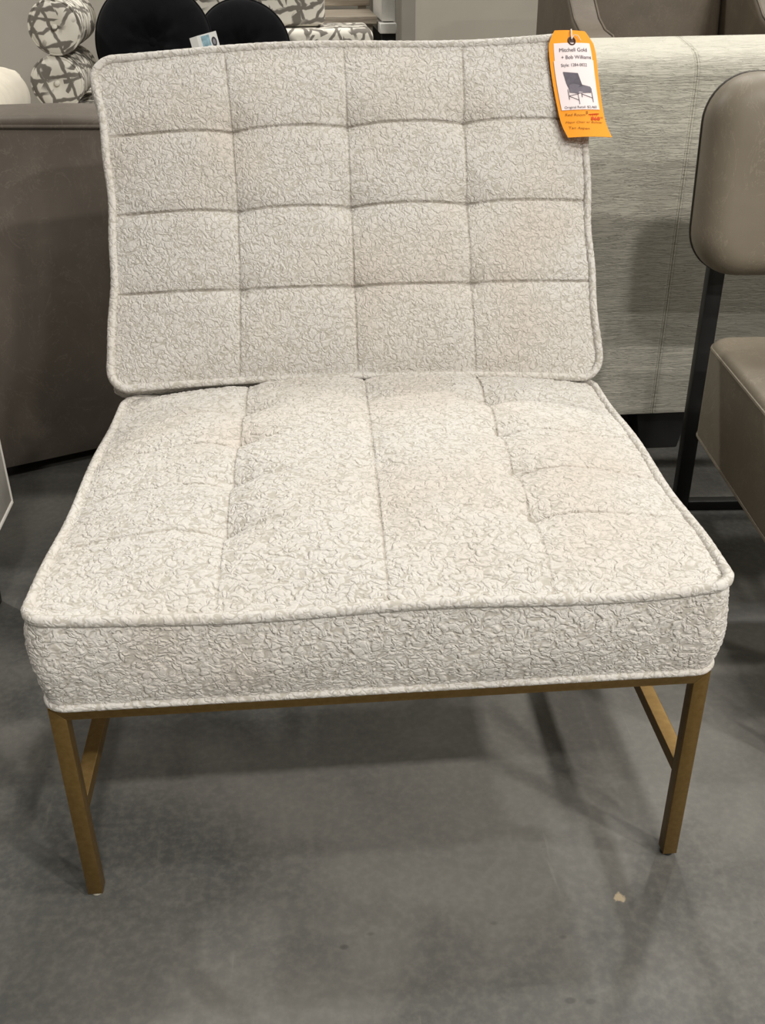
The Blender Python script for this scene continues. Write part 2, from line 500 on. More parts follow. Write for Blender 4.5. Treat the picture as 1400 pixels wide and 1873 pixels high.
# back cushion: local axes x, e (up the lean), n (towards the sitter)
e = np.array([0, .23, .43]); e /= np.linalg.norm(e)
nB = np.array([0, -e[2], e[1]])
BH, BL = .362, .2405
b_y = [v - .247 for v in (.138, .254, .370)]
b_x = [-.172, .0, .174]
def back_top(x, y, U, W):
    prof = (1 - np.abs(U) ** 3.0) * (1 - np.abs(W) ** 3.0)
    z = .030 * prof ** .75
    edge = np.clip(prof * 6, 0, 1)
    for s in b_x:
        z -= edge * (.0016 * G(x - s, .012) + .0019 * G(x - s, .0013))
    for s in b_y:
        z -= edge * (.0036 * G(y - s, .013) + .0048 * G(y - s, .0013))
    for s in b_x:
        for q in b_y:
            dpt = .009 if q > -.02 else .006
            z -= dpt * np.exp(-((x - s) / .036) ** 2 - ((y - q) / .030) ** 2)
            z -= .004 * np.exp(-((x - s) / .009) ** 2 - ((y - q) / .009) ** 2)
    return z
def back_warp(V):
    V = V.copy(); x = V[:, 0].copy(); y = V[:, 1].copy()
    k = 1 - (y / BL) ** 2
    pin = np.where(x < 0, .055, .030)
    V[:, 0] = x * (1 - pin * np.clip(k, 0, 1)) + .0035 + .0012 * np.sin(y * 52) * np.abs(x / BH) ** 6
    V[:, 1] = y + .0095 * (x / BH) * np.clip((y + .05) / .29, -.1, 1) \
        - .004 * np.exp(-((y + BL) / .05) ** 2) * (x / BH) * 1.0 \
        + .0045 * np.exp(-((y - BL) / .06) ** 2) * np.sin(x * 11 + 2.6) \
        - .007 * np.exp(-((y + BL) / .05) ** 2) * (np.abs(x / BH) ** 3) \
        + .004 * np.exp(-((y + BL) / .05) ** 2) * np.cos(x * 6)
    # seams sag where the tufts pull
    for q in b_y[1:]:
        for s in b_x:
            V[:, 1] -= .0020 * np.exp(-((x - s) / .045) ** 2 - ((y - q) / .03) ** 2)
    return V
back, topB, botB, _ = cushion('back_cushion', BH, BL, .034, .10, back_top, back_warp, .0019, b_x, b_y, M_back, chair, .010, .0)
cB = np.array([0, .53, .43]) + e * .2475
Mb = Matrix(((1, e[0], nB[0], cB[0]), (0, e[1], nB[1], cB[1]), (0, e[2], nB[2], cB[2]), (0, 0, 0, 1)))
back.matrix_local = Mb
piping('piping', topB, .0060, back, M_pipe)
piping('piping', botB, .0055, back, M_pipe)

# brass frame
FT = .293
YB = .575
MB().prism([(-HW, FT), (HW, FT), (HW - LT, FT - LT), (-HW + LT, FT - LT)], 1, 0, LT, .0006).build('front_rail', M_brass, chair)
MB().prism([(-HW, FT), (HW, FT), (HW - LT, FT - LT), (-HW + LT, FT - LT)], 1, YB, YB + LT, .0006).build('rear_rail', M_brass, chair)
for s in (-1, 1):
    x0, x1 = sorted((s * HW, s * (HW - LT)))
    MB().box((x0, LT, FT - LT), (x1, YB, FT), .0006, 1).build('side_rail', M_brass, chair)
    MB().box((x0, LT, .1305), (x1, YB, .1305 + LT), .0006, 1).build('stretcher', M_brass, chair)
    for y in (0, YB):
        lg = MB().prism([(s * HW, FT - .0002), (s * (HW - LT), FT - LT), (s * (HW - LT), .006), (s * HW, .006)], 1, y, y + LT, .0006).build('leg', M_brass, chair)
        g = MB().lathe([(0, 0), (.0062, 0), (.0072, .002), (.0072, .006), (0, .006)], 18, Matrix.Translation((s * (HW - LT / 2), y + LT / 2, 0)))
        g.build('foot_glide', M_plastic if s < 0 else M_black, lg)
def bpoint(x, s, n): return np.array([x, .53, .43]) + e * s + nB * n
for s in (-1, 1):
    MB().tube([bpoint(s * .30, -.14, -.112), bpoint(s * .30, .40, -.112)], .010, 10).build('back_post', M_brass, chair)
MB().tube([bpoint(-.31, .40, -.112), bpoint(.31, .40, -.112)], .010, 10).build('back_rail', M_brass, chair)

# ------------------------------------------------------------------ text helper
def text_flat(body, size, mapf, name, mat, parent, align='CENTER', shear=0.0, thick=.0):
    """lettering laid on a curved card: mapf(u, v, lift) -> point"""
    cu = bpy.data.curves.new('lettering_curve', 'FONT')
    cu.body = body; cu.size = size; cu.align_x = align; cu.shear = shear; cu.offset = thick
    cu.resolution_u = 4
    o = bpy.data.objects.new('lettering_tmp', cu); COL.objects.link(o)
    dg = bpy.context.evaluated_depsgraph_get()
    me0 = bpy.data.meshes.new_from_object(o.evaluated_get(dg))
    v = [tuple(p.co) for p in me0.vertices]; f = [tuple(p.vertices) for p in me0.polygons]
    bpy.data.objects.remove(o); bpy.data.curves.remove(cu); bpy.data.meshes.remove(me0)
    me = bpy.data.meshes.new(name)
    me.from_pydata([tuple(mapf(p[0], p[1])) for p in v], [], f)
    return link(name, me, mat, parent, False)

# ------------------------------------------------------------------ orange price tag on the chair back
tagT = thing('price_tag', 'orange hang tag with white labels on the top right corner of the cream chair back', 'price tag')
# outline of the card in (x, s) on the back plane; u across 0..1, v down 0..1
TL = [(.306, .502), (.3036, .468), (.3055, .430), (.3105, .390), (.3155, .362), (.3235, .341)]
TR = [(.3665, .4995), (.3725, .468), (.3745, .430), (.3775, .390), (.3815, .362), (.3885, .340)]
LIFT = [.0085, .0130, .0165, .0190, .0215, .0250]
VV = np.linspace(0, 1, 6)
def cubic(t, ys):
    t = np.clip(t, 0, 1) * 5; i = int(min(4, math.floor(t))); f = t - i
    p = [ys[max(0, i - 1)], ys[i], ys[i + 1], ys[min(5, i + 2)]]
    return .5 * (2 * p[1] + (p[2] - p[0]) * f + (2 * p[0] - 5 * p[1] + 4 * p[2] - p[3]) * f * f + (3 * p[1] - p[0] - 3 * p[2] + p[3]) * f ** 3)
def tagp(u, v, lift=0.0):
    lx = cubic(v, [p[0] for p in TL]); ls = cubic(v, [p[1] for p in TL])
    rx = cubic(v, [p[0] for p in TR]); rs = cubic(v, [p[1] for p in TR])
    n = cubic(v, LIFT) + .0035 * math.sin(PI * u)
    return bpoint(lx + (rx - lx) * u, ls + (rs - ls) * u, n + lift)
def sheet(name, u0, u1, v0, v1, lift, th, mat, parent, cham=0.0, hole=None, nu=14, nv=40):
    V = []; F = []
    us = np.linspace(u0, u1, nu); vs = np.linspace(v0, v1, nv)
    for k in (0, 1):
        for v in vs:
            for u in us:
                uu = u
                if cham and v - v0 < cham:
                    sft = (1 - (v - v0) / cham) * .13
                    uu = u0 + sft + (u - u0) / (u1 - u0) * (u1 - u0 - 2 * sft)
                V.append(tagp(uu, v, lift - (th if k else 0)))
    n = nu * nv
    for j in range(nv - 1):
        for i in range(nu - 1):
            a = j * nu + i
            F.append((a, a + nu, a + nu + 1, a + 1)); F.append((n + a, n + a + 1, n + a + nu + 1, n + a + nu))
    edge = [i for i in range(nu)] + [j * nu + nu - 1 for j in range(1, nv)] + [(nv - 1) * nu + i for i in range(nu - 2, -1, -1)] + [j * nu for j in range(nv - 2, 0, -1)]
    for i in range(len(edge)):
        a, b = edge[i], edge[(i + 1) % len(edge)]
        F.append((a, b, n + b, n + a))
    me = bpy.data.meshes.new(name); me.from_pydata([tuple(p) for p in V], [], F)
    return link(name, me, mat, parent, False)
card = sheet('card', 0, 1, 0, 1, 0, .0007, M_orange, tagT, .13)
lab1 = sheet('upper_label', .10, .90, .13, .285, .0006, .0004, M_paper, tagT)
lab2 = sheet('picture_label', .075, .915, .272, .655, .0011, .0004, M_paper, tagT)
# eyelet half hidden by the label
MB().tube([tagp(.50 + .075 * math.cos(a), .115 + .026 * math.sin(a) * 1.2, .0004) for a in np.linspace(0, 2 * PI, 20, endpoint=False)], .0012, 6, closed=True).build('eyelet', M_ring, card)
b = MB(); ring = [tagp(.50 + .08 * math.cos(a), .115 + .031 * math.sin(a), .00035) for a in np.linspace(0, 2 * PI, 20, endpoint=False)]
b.add(ring, [tuple(range(20))]); b.build('punched_hole', M_ring, card, False)
st = [tagp(.50, .105, .002), tagp(.505, .05, .0035), tagp(.52, -.01, .002), tagp(.52, -.045, -.004), tagp(.53, -.04, -.010), tagp(.53, -.02, -.014)]
MB().tube(st, .0011, 6).build('string', M_string, tagT)
MB().tube([tagp(.50, .105, .003), tagp(.56, .07, .004), tagp(.64, .075, .004), tagp(.70, .115, .003)], .0006, 6).build('string', M_string, tagT)
def at(u, v, lift, sz=1.0, rot=0.0):
    Wm, Hm = .066, .165
    c, s_ = math.cos(rot), math.sin(rot)
    return lambda a, b_: tagp(u + (a * c - b_ * s_) / Wm, v - (a * s_ + b_ * c) / Hm, lift)
text_flat('Mitchell Gold', .0073, at(.205, .202, .0013), 'lettering', M_ink, lab1, 'LEFT')
text_flat('+ Bob Williams', .0068, at(.235, .262, .0013), 'lettering', M_ink, lab1, 'LEFT')
text_flat('Style: 1284-0022', .0054, at(.49, .322, .0018), 'lettering', M_ink, lab2)
text_flat('Original Retail: $2,460', .0052, at(.50, .642, .0018), 'lettering', M_ink, lab2)
def poly_on(name, pts, mat, parent, lift):
    MB().add([tagp(u, v, lift) for u, v in pts], [tuple(range(len(pts)))]).build(name, mat, parent, False)
# printed picture of a dark slipper chair
poly_on('printed_chair_back', [(.235, .362), (.545, .375), (.61, .470), (.32, .495), (.275, .45)], M_chairink, lab2, .0018)
poly_on('printed_chair_seat', [(.32, .462), (.42, .452), (.61, .462), (.77, .474), (.80, .490), (.795, .515), (.48, .522), (.31, .512)], M_chairink2, lab2, .0020)
bq = MB()
def stroke(pts, r, mb, lift=.0019):
    mb.tube([tagp(u, v, lift) for u, v in pts], r, 5)
for pts in ([(.285, .49), (.285, .565)], [(.485, .52), (.490, .605)], [(.795, .512), (.80, .588)], [(.285, .538), (.485, .572)], [(.56, .525), (.80, .556)], [(.285, .538), (.50, .525)], [(.57, .522), (.57, .55)]):
    stroke(pts, .00035, bq)
bq.build('printed_chair_legs', M_ink, lab2)
text_flat('Red Room', .0068, at(.115, .715, .0007, rot=-.05), 'handwriting', M_pen, card, 'LEFT', .25)
text_flat('$', .0075, at(.575, .700, .0007), 'handwriting', M_pen, card, 'LEFT', .2)
text_flat('1295', .0060, at(.66, .722, .0007, rot=.05), 'handwriting', M_red, card, 'LEFT', .3)
bq = MB(); stroke([(.64, .707), (.72, .706), (.80, .700), (.88, .699)], .00055, bq, .001); bq.build('strike_line', M_red, card)
text_flat('868', .0092, at(.665, .772, .0009), 'handwriting', M_red, card, 'LEFT', .15, .00025)
text_flat('00', .0045, at(.885, .750, .0009), 'handwriting', M_pen, card, 'LEFT', .2)
text_flat('Major Chair w/ Bolster', .0058, at(.085, .800, .0007, rot=-.03), 'handwriting', M_pen, card, 'LEFT', .3)
text_flat('Tan Aspen', .0070, at(.10, .868, .0007, rot=-.10), 'handwriting', M_pen, card, 'LEFT', .3)

# ------------------------------------------------------------------ generic padded shapes
def pad(mb, w, h, t, rc, re, crown=.01, na=10, M=None):
    """pillow-edged slab: outline w x h (corner rc), thickness t along z, edge rounding re"""
    def outline(ins, z, off=0):
        pts = []; r = max(rc - ins, .004)
        for cx, cy, a0 in ((w / 2 - rc, h / 2 - rc, 0), (-w / 2 + rc, h / 2 - rc, 90), (-w / 2 + rc, -h / 2 + rc, 180), (w / 2 - rc, -h / 2 + rc, 270)):
            for k in range(na + 1):
                a = math.radians(a0 + 90 * k / na); pts.append((cx + r * math.cos(a), cy + r * math.sin(a), z))
        # straight sides subdivided
        out = []
        m = len(pts)
        for i in range(m):
            out.append(pts[i])
            if i % (na + 1) == na:
                q = pts[(i + 1) % m]
                for k in range(1, 10):
                    f = k / 10; out.append(tuple(pts[i][j] * (1 - f) + q[j] * f for j in range(3)))
        return out
    rings = []
    def shrink(ring, k, z):
        return [(p[0] * k, p[1] * k, z + crown * (1 - min(1, abs(p[0] * k) / (w / 2 - re)) ** 2.4) * (1 - min(1, abs(p[1] * k) / (h / 2 - re)) ** 2.4)) for p in ring]
    sh = outline(re, 0)
    for k in (.02, .25, .45, .62, .76, .87, .95): rings.append([(p[0], p[1], p[2]) for p in shrink(sh, k, t / 2)])
    for q in range(0, 7):
        a = math.radians(90 - 15 * q); ins = re * (1 - math.cos(a)); z = t / 2 - re + re * math.sin(a)
        rings.append(outline(ins, z))
    for q in range(0, 7):
        a = math.radians(-15 * q); ins = re * (1 - math.cos(a)); z = -t / 2 + re + re * math.sin(a)
        rings.append(outline(ins, z))
    rings.append([(p[0] * .02, p[1] * .02, -t / 2) for p in sh])
    V = [p for r in rings for p in r]; m = len(rings[0]); F = []
    for i in range(len(rings) - 1):
        for k in range(m):
            k2 = (k + 1) % m; F.append((i * m + k, (i + 1) * m + k, (i + 1) * m + k2, i * m + k2))
    F.append(tuple(range(m))); F.append(tuple((len(rings) - 1) * m + k for k in range(m)))
    if M is not None: V = [(M @ Vector(p))[:] for p in V]
    mb.add(V, F)
    return outline

# ------------------------------------------------------------------ linen sofa (its back towards us)
linen_sofa = thing('linen_sofa', 'pale crinkled linen sofa seen from behind, to the right of the cream chair back', 'sofa')
def linen_back():
    # back panel cross-section in (y, z): front face, rolled top, rear
    sec = []
    for z in np.linspace(.09, .765, 60): sec.append((1.12 + .012 * ((z - .42) / .34) ** 2 * 0, z))
    for a in np.linspace(0, PI / 2, 10): sec.append((1.165 - .045 * math.cos(a), .765 + .045 * math.sin(a)))
    for y in np.linspace(1.175, 1.24, 6): sec.append((y, .812 + (y - 1.165) * .16))
    for a in np.linspace(0, PI / 2, 8): sec.append((1.245 + .035 * math.sin(a), .79 + .035 * math.cos(a)))
    sec += [(1.28, .70), (1.28, .45), (1.28, .09)]
    xs = list(np.linspace(-.19, 1.55, 80))
    for c in (.6715,):
        xs = [x for x in xs if abs(x - c) > .012]; xs += [c - .010, c - .007, c - .0055, c - .0045, c - .0035, c - .002, c - .001, c, c + .001, c + .002, c + .0035, c + .0045, c + .0055, c + .007, c + .010]
    xs = sorted(xs); V = []; F = []; m = len(sec)
    for x in xs:
        g = .0016 * math.exp(-((x - .6715) / .0012) ** 2) + .0008 * math.exp(-((abs(x - .6715) - .0045) / .001) ** 2)
        end = .02 * max(0, 1 - min(x + .19, 1.55 - x) / .03) ** 2
        for k, (y, z) in enumerate(sec):
            wv = .003 * math.sin(z * 19 + x * 2.1) * math.sin(x * 5)
            dy = (g + end + (wv if k < 60 else 0)) if k < 70 else 0
            V.append((x, y + dy, z + .004 * (x - .5) * (k >= 60) - (g if 60 <= k < 80 else 0)))
    for i in range(len(xs) - 1):
        for k in range(m):
            k2 = (k + 1) % m; F.append((i * m + k, (i + 1) * m + k, (i + 1) * m + k2, i * m + k2))
    F.append(tuple(range(m))); F.append(tuple((len(xs) - 1) * m + k for k in range(m)))
    return MB().add(V, F)
linen_back().build('back', M_linen, linen_sofa, True, True)
MB().box((-.19, 1.282, .09), (1.55, 1.98, .30), .02).build('base', M_linen, linen_sofa)
for i in range(2):
    o = pad(MBx := MB(), .69, .66, .16, .06, .04, .02, M=Matrix.Translation((.33 + .70 * i, 1.64, .385)))
    MBx.build('seat_cushion', M_linen, linen_sofa)
for x in (-.11, 1.47):
    MB().box((x - .08, 1.285, .30), (x + .08, 1.96, .60), .03).build('arm', M_linen, linen_sofa)
for (x, y) in ((-.1, 1.2), (.70, 1.17), (1.45, 1.2), (-.1, 1.9), (1.45, 1.9)):
    w = .045 if y != 1.17 else .06
    MB().prism([(x - w, .092), (x + w, .092), (x + w * .7, 0), (x - w * .7, 0)], 1, y - .04, y + .04, .003).build('leg', M_black, linen_sofa)

# ------------------------------------------------------------------ grey-brown leather sofa (left)
lsofa = thing('leather_sofa', 'grey brown leather sofa with a straight low back, behind the cream chair on the left', 'sofa')
def leather_panel():
    xs = np.linspace(-1.5, -.33, 50); ts = np.linspace(0, 1, 40); V = []; F = []
    def yb(x): return 1.105 + .44 * (min(max(x, -.95), -.33) + .63)
    def yt(x): return 1.148 - .13 * (x + .60)
    sec_n = 0
    for x in xs:
        row = []
        for t in ts:
            z = .035 + t * (.706 - .035)
            f = t ** .8
            row.append((x, yb(x) * (1 - f) + yt(x) * f + .030 * (1 - t) ** 2 - .052 * math.sin(PI * t ** .85), z))
        row.append((x, 1.34, .706)); row.append((x, 1.34, .40)); row.append((x, 1.36, .035))
        sec_n = len(row); V += row
    for i in range(len(xs) - 1):
        for k in range(sec_n):
            k2 = (k + 1) % sec_n; F.append((i * sec_n + k, (i + 1) * sec_n + k, (i + 1) * sec_n + k2, i * sec_n + k2))
    F.append(tuple(range(sec_n))); F.append(tuple((len(xs) - 1) * sec_n + k for k in range(sec_n)))
    return MB().add(V, F), yt
pan, yt = leather_panel()
lb = pan.build('back', M_leather, lsofa)
# top band with a rolled front edge
V = []; F = []
sec = [(-.002, .703)] + [(.012 - .016 * math.cos(a), .708 + .012 * math.sin(a)) for a in np.linspace(0, PI / 2, 6)] + [(.06, .7225), (.13, .7225)] + [(.155 + .012 * math.sin(a), .7085 + .012 * math.cos(a)) for a in np.linspace(0, PI / 2, 5)] + [(.165, .703)]
xs = np.linspace(-1.5, -.33, 30); m = len(sec)
for x in xs:
    for (dy, z) in sec: V.append((x, yt(x) + dy, z + .0015 * math.sin(x * 21)))
for i in range(len(xs) - 1):
    for k in range(m):
        k2 = (k + 1) % m; F.append((i * m + k, (i + 1) * m + k, (i + 1) * m + k2, i * m + k2))
F.append(tuple(range(m))); F.append(tuple((len(xs) - 1) * m + k for k in range(m)))
MB().add(V, F).build('top_band', M_leather, lb)
MB().tube([(x, yt(x) - .004, .703) for x in xs], .0035, 8).build('piping', M_leather, lb)
MB().box((-1.5, 1.365, .06), (-.33, 1.98, .30), .02).build('base', M_leather, lsofa)
bb = MB(); pad(bb, 1.0, .58, .15, .05, .04, .02, M=Matrix.Translation((-.91, 1.67, .375))); bb.build('seat_cushion', M_leather, lsofa)
for x in (-1.45, -.38):
    MB().box((x - .05, 1.36, .30), (x + .05, 1.98, .56), .02).build('arm', M_leather, lsofa)
for (x, y) in ((-1.4, 1.2), (-.42, 1.27), (-1.4, 1.9), (-.42, 1.9)):
    MB().box((x - .025, y - .025, 0), (x + .025, y + .025, .062), .002).build('leg', M_black, lsofa)

# ------------------------------------------------------------------ taupe leather chair at the right edge
tc = thing('leather_chair', 'taupe leather chair with padded back on black metal posts, at the right edge', 'chair')
TH = math.radians(-4)
Rz = Matrix.Rotation(TH, 4, 'Z')
org = Vector((.588, .64, 0))
def TM(x, y, z): return Matrix.Translation(org) @ Rz @ Matrix.Translation((x, y, z))
# seat: local x 0..0.56, y -0.56..0
b = MB(); ol = pad(b, .56, .62, .180, .040, .018, .045, M=TM(.272, -.262, .337)); ts_ = b.build('seat', M_taupe, tc)
for zz, ins in ((.077, .003), (-.077, .002)):
    ringp = [(TM(.272, -.262, .337) @ Vector(p))[:] for p in ol(ins, zz)]
    MB().tube(resample_loop(np.array(ringp), .008), .0036, 8, closed=True).build('piping', M_taupe, ts_)
# back pad: stands up, slightly reclined
def PM(): return TM(.256, .165, .653) @ Matrix.Rotation(math.radians(-5), 4, 'X') @ Matrix.Rotation(PI / 2, 4, 'X')
b = MB(); olp = pad(b, .55, .315, .105, .075, .045, .012, M=PM()); tb = b.build('backrest', M_taupe, tc)
ringp = [(PM() @ Vector(p))[:] for p in olp(.002, -.018)]
MB().tube(resample_loop(np.array(ringp), .008), .0034, 8, closed=True).build('piping', M_seam, tb)
def world(x, y, z): return tuple((TM(x, y, z) @ Vector((0, 0, 0)))[:])
for x in (.052, .50):
    b = MB()
    b.box((-.0145, -.012, 0), (.0145, .012, .62), .003, 2, TM(x, .225, 0)); b.build('rear_post', M_black, tc)
    MB().box((-.0125, -.50, .225), (.0125, .215, .25), .003, 2, TM(x + (.05 if x < .2 else -.05), 0, 0)).build('side_rail', M_black, tc)
    MB().box((-.0145, -.52, 0), (.0145, -.495, .25), .003, 2, TM(x, 0, 0)).build('front_leg', M_black, tc)
MB().box((.066, .214, .0), (.486, .236, .02), .003, 2, TM(0, 0, 0)).build('floor_bar', M_black, tc)
MB().box((.066, .214, .225), (.486, .236, .25), .003, 2, TM(0, 0, 0)).build('rear_rail', M_black, tc)

# ------------------------------------------------------------------ grey upholstered chair at the left edge
gc = thing('upholstered_chair', 'light grey upholstered chair cut off by the left edge, only its piped corner showing', 'chair')
GX, GY = -.582, .705
MB().box((GX - .62, GY - .70, .165), (GX, GY, .40), .006, 2).build('seat_base', M_grey, gc)
MB().box((GX - .62, GY - .12, .402), (GX - .02, GY - .005, .80), .03).build('back', M_grey, gc)
b = MB(); pad(b, .50, .56, .10, .04, .03, .015, M=Matrix.Translation((GX - .31, GY - .41, .453))); b.build('seat_cushion', M_grey, gc)
for z in (.167,):
    L_ = np.array([(GX - .62, GY - .70, z), (GX, GY - .70, z), (GX, GY, z), (GX - .62, GY, z)])
    MB().tube(resample_loop(L_, .01), .0032, 8, closed=True).build('piping', M_greypipe, gc)
MB().tube([(GX - .0005, GY - .0005, .168), (GX - .0005, GY - .0005, .39)], .0022, 8).build('piping', M_greypipe, gc)
for (x, y) in ((GX - .05, GY - .07), (GX - .57, GY - .07), (GX - .05, GY - .64), (GX - .57, GY - .64)):
    MB().prism([(x - .022, .166), (x + .022, .166), (x + .014, 0), (x - .014, 0)], 1, y - .018, y + .018, .002).build('leg', M_black, gc)

# ------------------------------------------------------------------ daybed and the cushions on it
day = thing('daybed', 'daybed in pale fabric printed with grey brush strokes, beyond the low sofa backs', 'daybed')
MB().box((-1.06, 3.19, .10), (.30, 4.0, .32), .02).build('base', M_stroke, day)
b = MB(); pad(b, 1.36, .81, .12, .05, .03, .003, M=Matrix.Translation((-.38, 3.595, .380))); b.build('mattress', M_stroke, day)
for (x, y) in ((-1.0, 3.25), (.24, 3.25), (-1.0, 3.94), (.24, 3.94)):
    MB().lathe([(0, 0), (.022, 0), (.03, .10), (0, .10)], 16, Matrix.Translation((x, y, 0))).build('leg', M_black, day)
def bolster(label, c, r, L):
    t = thing('bolster', label, 'bolster', c, math.radians(3), 'brush stroke bolsters on the daybed')
    prof = [(.0, -.004 + .012), (.008, .004), (.02, .000), (r * .5, -.008), (r * .8, -.007), (r * .94, .0), (r, .014)]
    M = Matrix.Rotation(-PI / 2, 4, 'X')
    pr = [(a, z) for a, z in prof] + [(r * 1.005, L * .3), (r * 1.005, L * .7), (r, L - .014), (r * .94, L), (r * .5, L + .006), (0, L)]
    MB().lathe(pr, 48, M).build('body', M_stroke, t)
    ringp = [(r * .985 * math.cos(a), .006, r * .985 * math.sin(a)) for a in np.linspace(0, 2 * PI, 60, endpoint=False)]
    MB().tube(ringp, .0045, 8, closed=True).build('piping', M_stroke, t)
    MB().lathe([(0, -.012), (.007, -.010), (.011, -.003), (.011, .004), (0, .006)], 18, M).build('button', M_stroke, t)
    return t
bolster('lower of the two stacked brush stroke bolsters on the daybed left end', (-.935, 3.22, .537), .0905, .52)
bolster('upper of the two stacked brush stroke bolsters on the daybed left end', (-.912, 3.21, .722), .0895, .52)
b = MB(); pad(b, .985, .235, .34, .03, .025, .006, M=Matrix.Translation((-.2475, 3.69, .5625)) @ Matrix.Rotation(PI / 2, 4, 'X'))
tag(b.build('box_cushion', M_stroke), 'long brush stroke box cushion lying on the daybed, under the upright back cushion', 'cushion')
b = MB(); pad(b, .85, .30, .20, .03, .022, .01, M=Matrix.Translation((-.365, 3.70, .834)) @ Matrix.Rotation(PI / 2, 4, 'X'))
tag(b.build('back_cushion', M_stroke), 'upright brush stroke back cushion behind the black round pillows', 'cushion')

def round_pillow(label, c, R, T, tilt, yaw):
    t = thing('round_pillow', label, 'pillow', c, yaw, 'black round pillows on the daybed')
    V = []; F = []; n = 64; K = 40
    for side in (1, -1):
        for i in range(K + 1):
            q = i / K
            for k in range(n):
                a = 2 * PI * k / n
                prof = (1 - q ** 2.6) ** .55
                z = T / 2 * prof - T * .30 * math.exp(-(q / .22) ** 2) * (side > 0 or .6)
                z -= .006 * q * (1 - q) * 4 * (.5 + .5 * math.cos(a * 9 + 2 * q)) * math.exp(-(q / .5) ** 2)
                rr = R * q * (1 + .012 * math.sin(a * 3 + 1))
                V.append((rr * math.cos(a), rr * math.sin(a), side * z))
    m = (K + 1) * n
    for s_ in (0, 1):
        for i in range(K):
            for k in range(n):
                k2 = (k + 1) % n; o = s_ * m
                F.append((o + i * n + k, o + (i + 1) * n + k, o + (i + 1) * n + k2, o + i * n + k2))
    M = Matrix.Rotation(PI / 2 - tilt, 4, 'X')
    V = [(M @ Vector(p))[:] for p in V]
    mb = MB().add(V, F); o = mb.build('cushion_body', M_velvet, t, True, False)
    P = [(M @ Vector((R * 1.0 * math.cos(a) * (1 + .012 * math.sin(a * 3 + 1)), R * math.sin(a) * (1 + .012 * math.sin(a * 3 + 1)), 0)))[:] for a in np.linspace(0, 2 * PI, 90, endpoint=False)]
    MB().tube(P, .004, 8, closed=True).build('piping', M_velvet, t)
    zc = T / 2 - T * .30
    MB().lathe([(0, zc + .009), (.010, zc + .008), (.016, zc + .003), (.016, zc - .002)], 20, M).build('button', M_velvet, t)
    return t
round_pillow('larger black velvet round pillow with a deep dimple, in front with the white card', (-.585, 3.335, .655), .212, .13, math.radians(14), 0)
round_pillow('smaller black velvet round pillow, behind and right of the larger black one', (-.262, 3.405, .622), .176, .115, math.radians(10), math.radians(-3))

# white card on the larger black pillow
wc = thing('hang_card', 'white folded card with a pale blue picture, hanging on the larger black pillow', 'price tag', (-.374, 3.165, .636))
wc.rotation_euler = (math.radians(-8), math.radians(-13), 0)
MB().prism([(-.026, 0), (.046, 0), (.046, .0014), (-.026, .0014)], 2, -.10, .062).build('front_leaf', M_card, wc)
MB().prism([(-.026, .0), (-.054, .016), (-.0532, .0172), (-.026, .0016)], 2, -.10, .062).build('side_leaf', M_card, wc)
MB().box((-.012, -.0006, .006), (.018, .0, .057)).build('blue_picture', M_blue, wc, False)
V = [(.031 + .009 * math.cos(a), -.0008, .030 + .016 * math.sin(a)) for a in np.linspace(0, 2 * PI, 28, endpoint=False)]
MB().add(V, [tuple(range(28))]).build('printed_oval', M_stamp, wc, False)
V = [(.031 + .005 * math.cos(a), -.0011, .030 + .0095 * math.sin(a)) for a in np.linspace(0, 2 * PI, 28, endpoint=False)]
MB().add(V, [tuple(range(28))]).build('printed_oval_centre', simple('printed_oval_grey', srgb(150, 146, 152), .6), wc, False)
V = [(.010 + .013 * math.cos(a), -.0009, .012 + .010 * math.sin(a)) for a in np.linspace(0, 2 * PI, 24, endpoint=False)]
MB().add(V, [tuple(range(24))]).build('printed_blot', M_card, wc, False)
V = [(.014 + .008 * math.cos(a), -.0012, .008 + .006 * math.sin(a)) for a in np.linspace(0, 2 * PI, 24, endpoint=False)]
MB().add(V, [tuple(range(24))]).build('printed_mark', M_ink, wc, False)

# ------------------------------------------------------------------ cream rolled-arm chair, far left
cc = thing('cream_armchair', 'cream armchair whose rounded arm shows above the leather sofa at the left edge', 'chair')
def roll(x, y0, y1, z, r):
    b = MB(); prof = [(0, -.014)] + [(r * math.sin(a), .02 - .034 * math.cos(a)) for a in np.linspace(.1, PI / 2, 12)] + [(r, (y1 - y0) - .02), (r * .85, (y1 - y0)), (0, (y1 - y0) + .008)]
    b.lathe(prof, 72, Matrix.Translation((x, y0, z)) @ Matrix.Rotation(-PI / 2, 4, 'X')); return b
for x in (-1.085, -1.66):
    roll(x, 2.52, 3.04, .522, .095).build('rolled_arm', M_cream, cc)
    MB().box((x - .085, 2.56, .08), (x + .085, 3.03, .55), .02).build('arm_panel', M_cream, cc)
MB().box((-1.53, 2.55, .08), (-1.10, 3.0, .30), .02).build('base', M_cream, cc)
b = MB(); pad(b, .43, .46, .14, .05, .04, .02, M=Matrix.Translation((-1.315, 2.77, .372))); b.build('seat_cushion', M_cream, cc)
MB().box((-1.60, 3.045, .08), (-1.03, 3.15, .60), .04).build('back', M_cream, cc)
for (x, y) in ((-1.04, 2.6), (-1.58, 2.6), (-1.04, 3.08), (-1.58, 3.08)):
    MB().box((x - .02, y - .02, 0), (x + .02, y + .02, .082)).build('leg', M_black, cc)

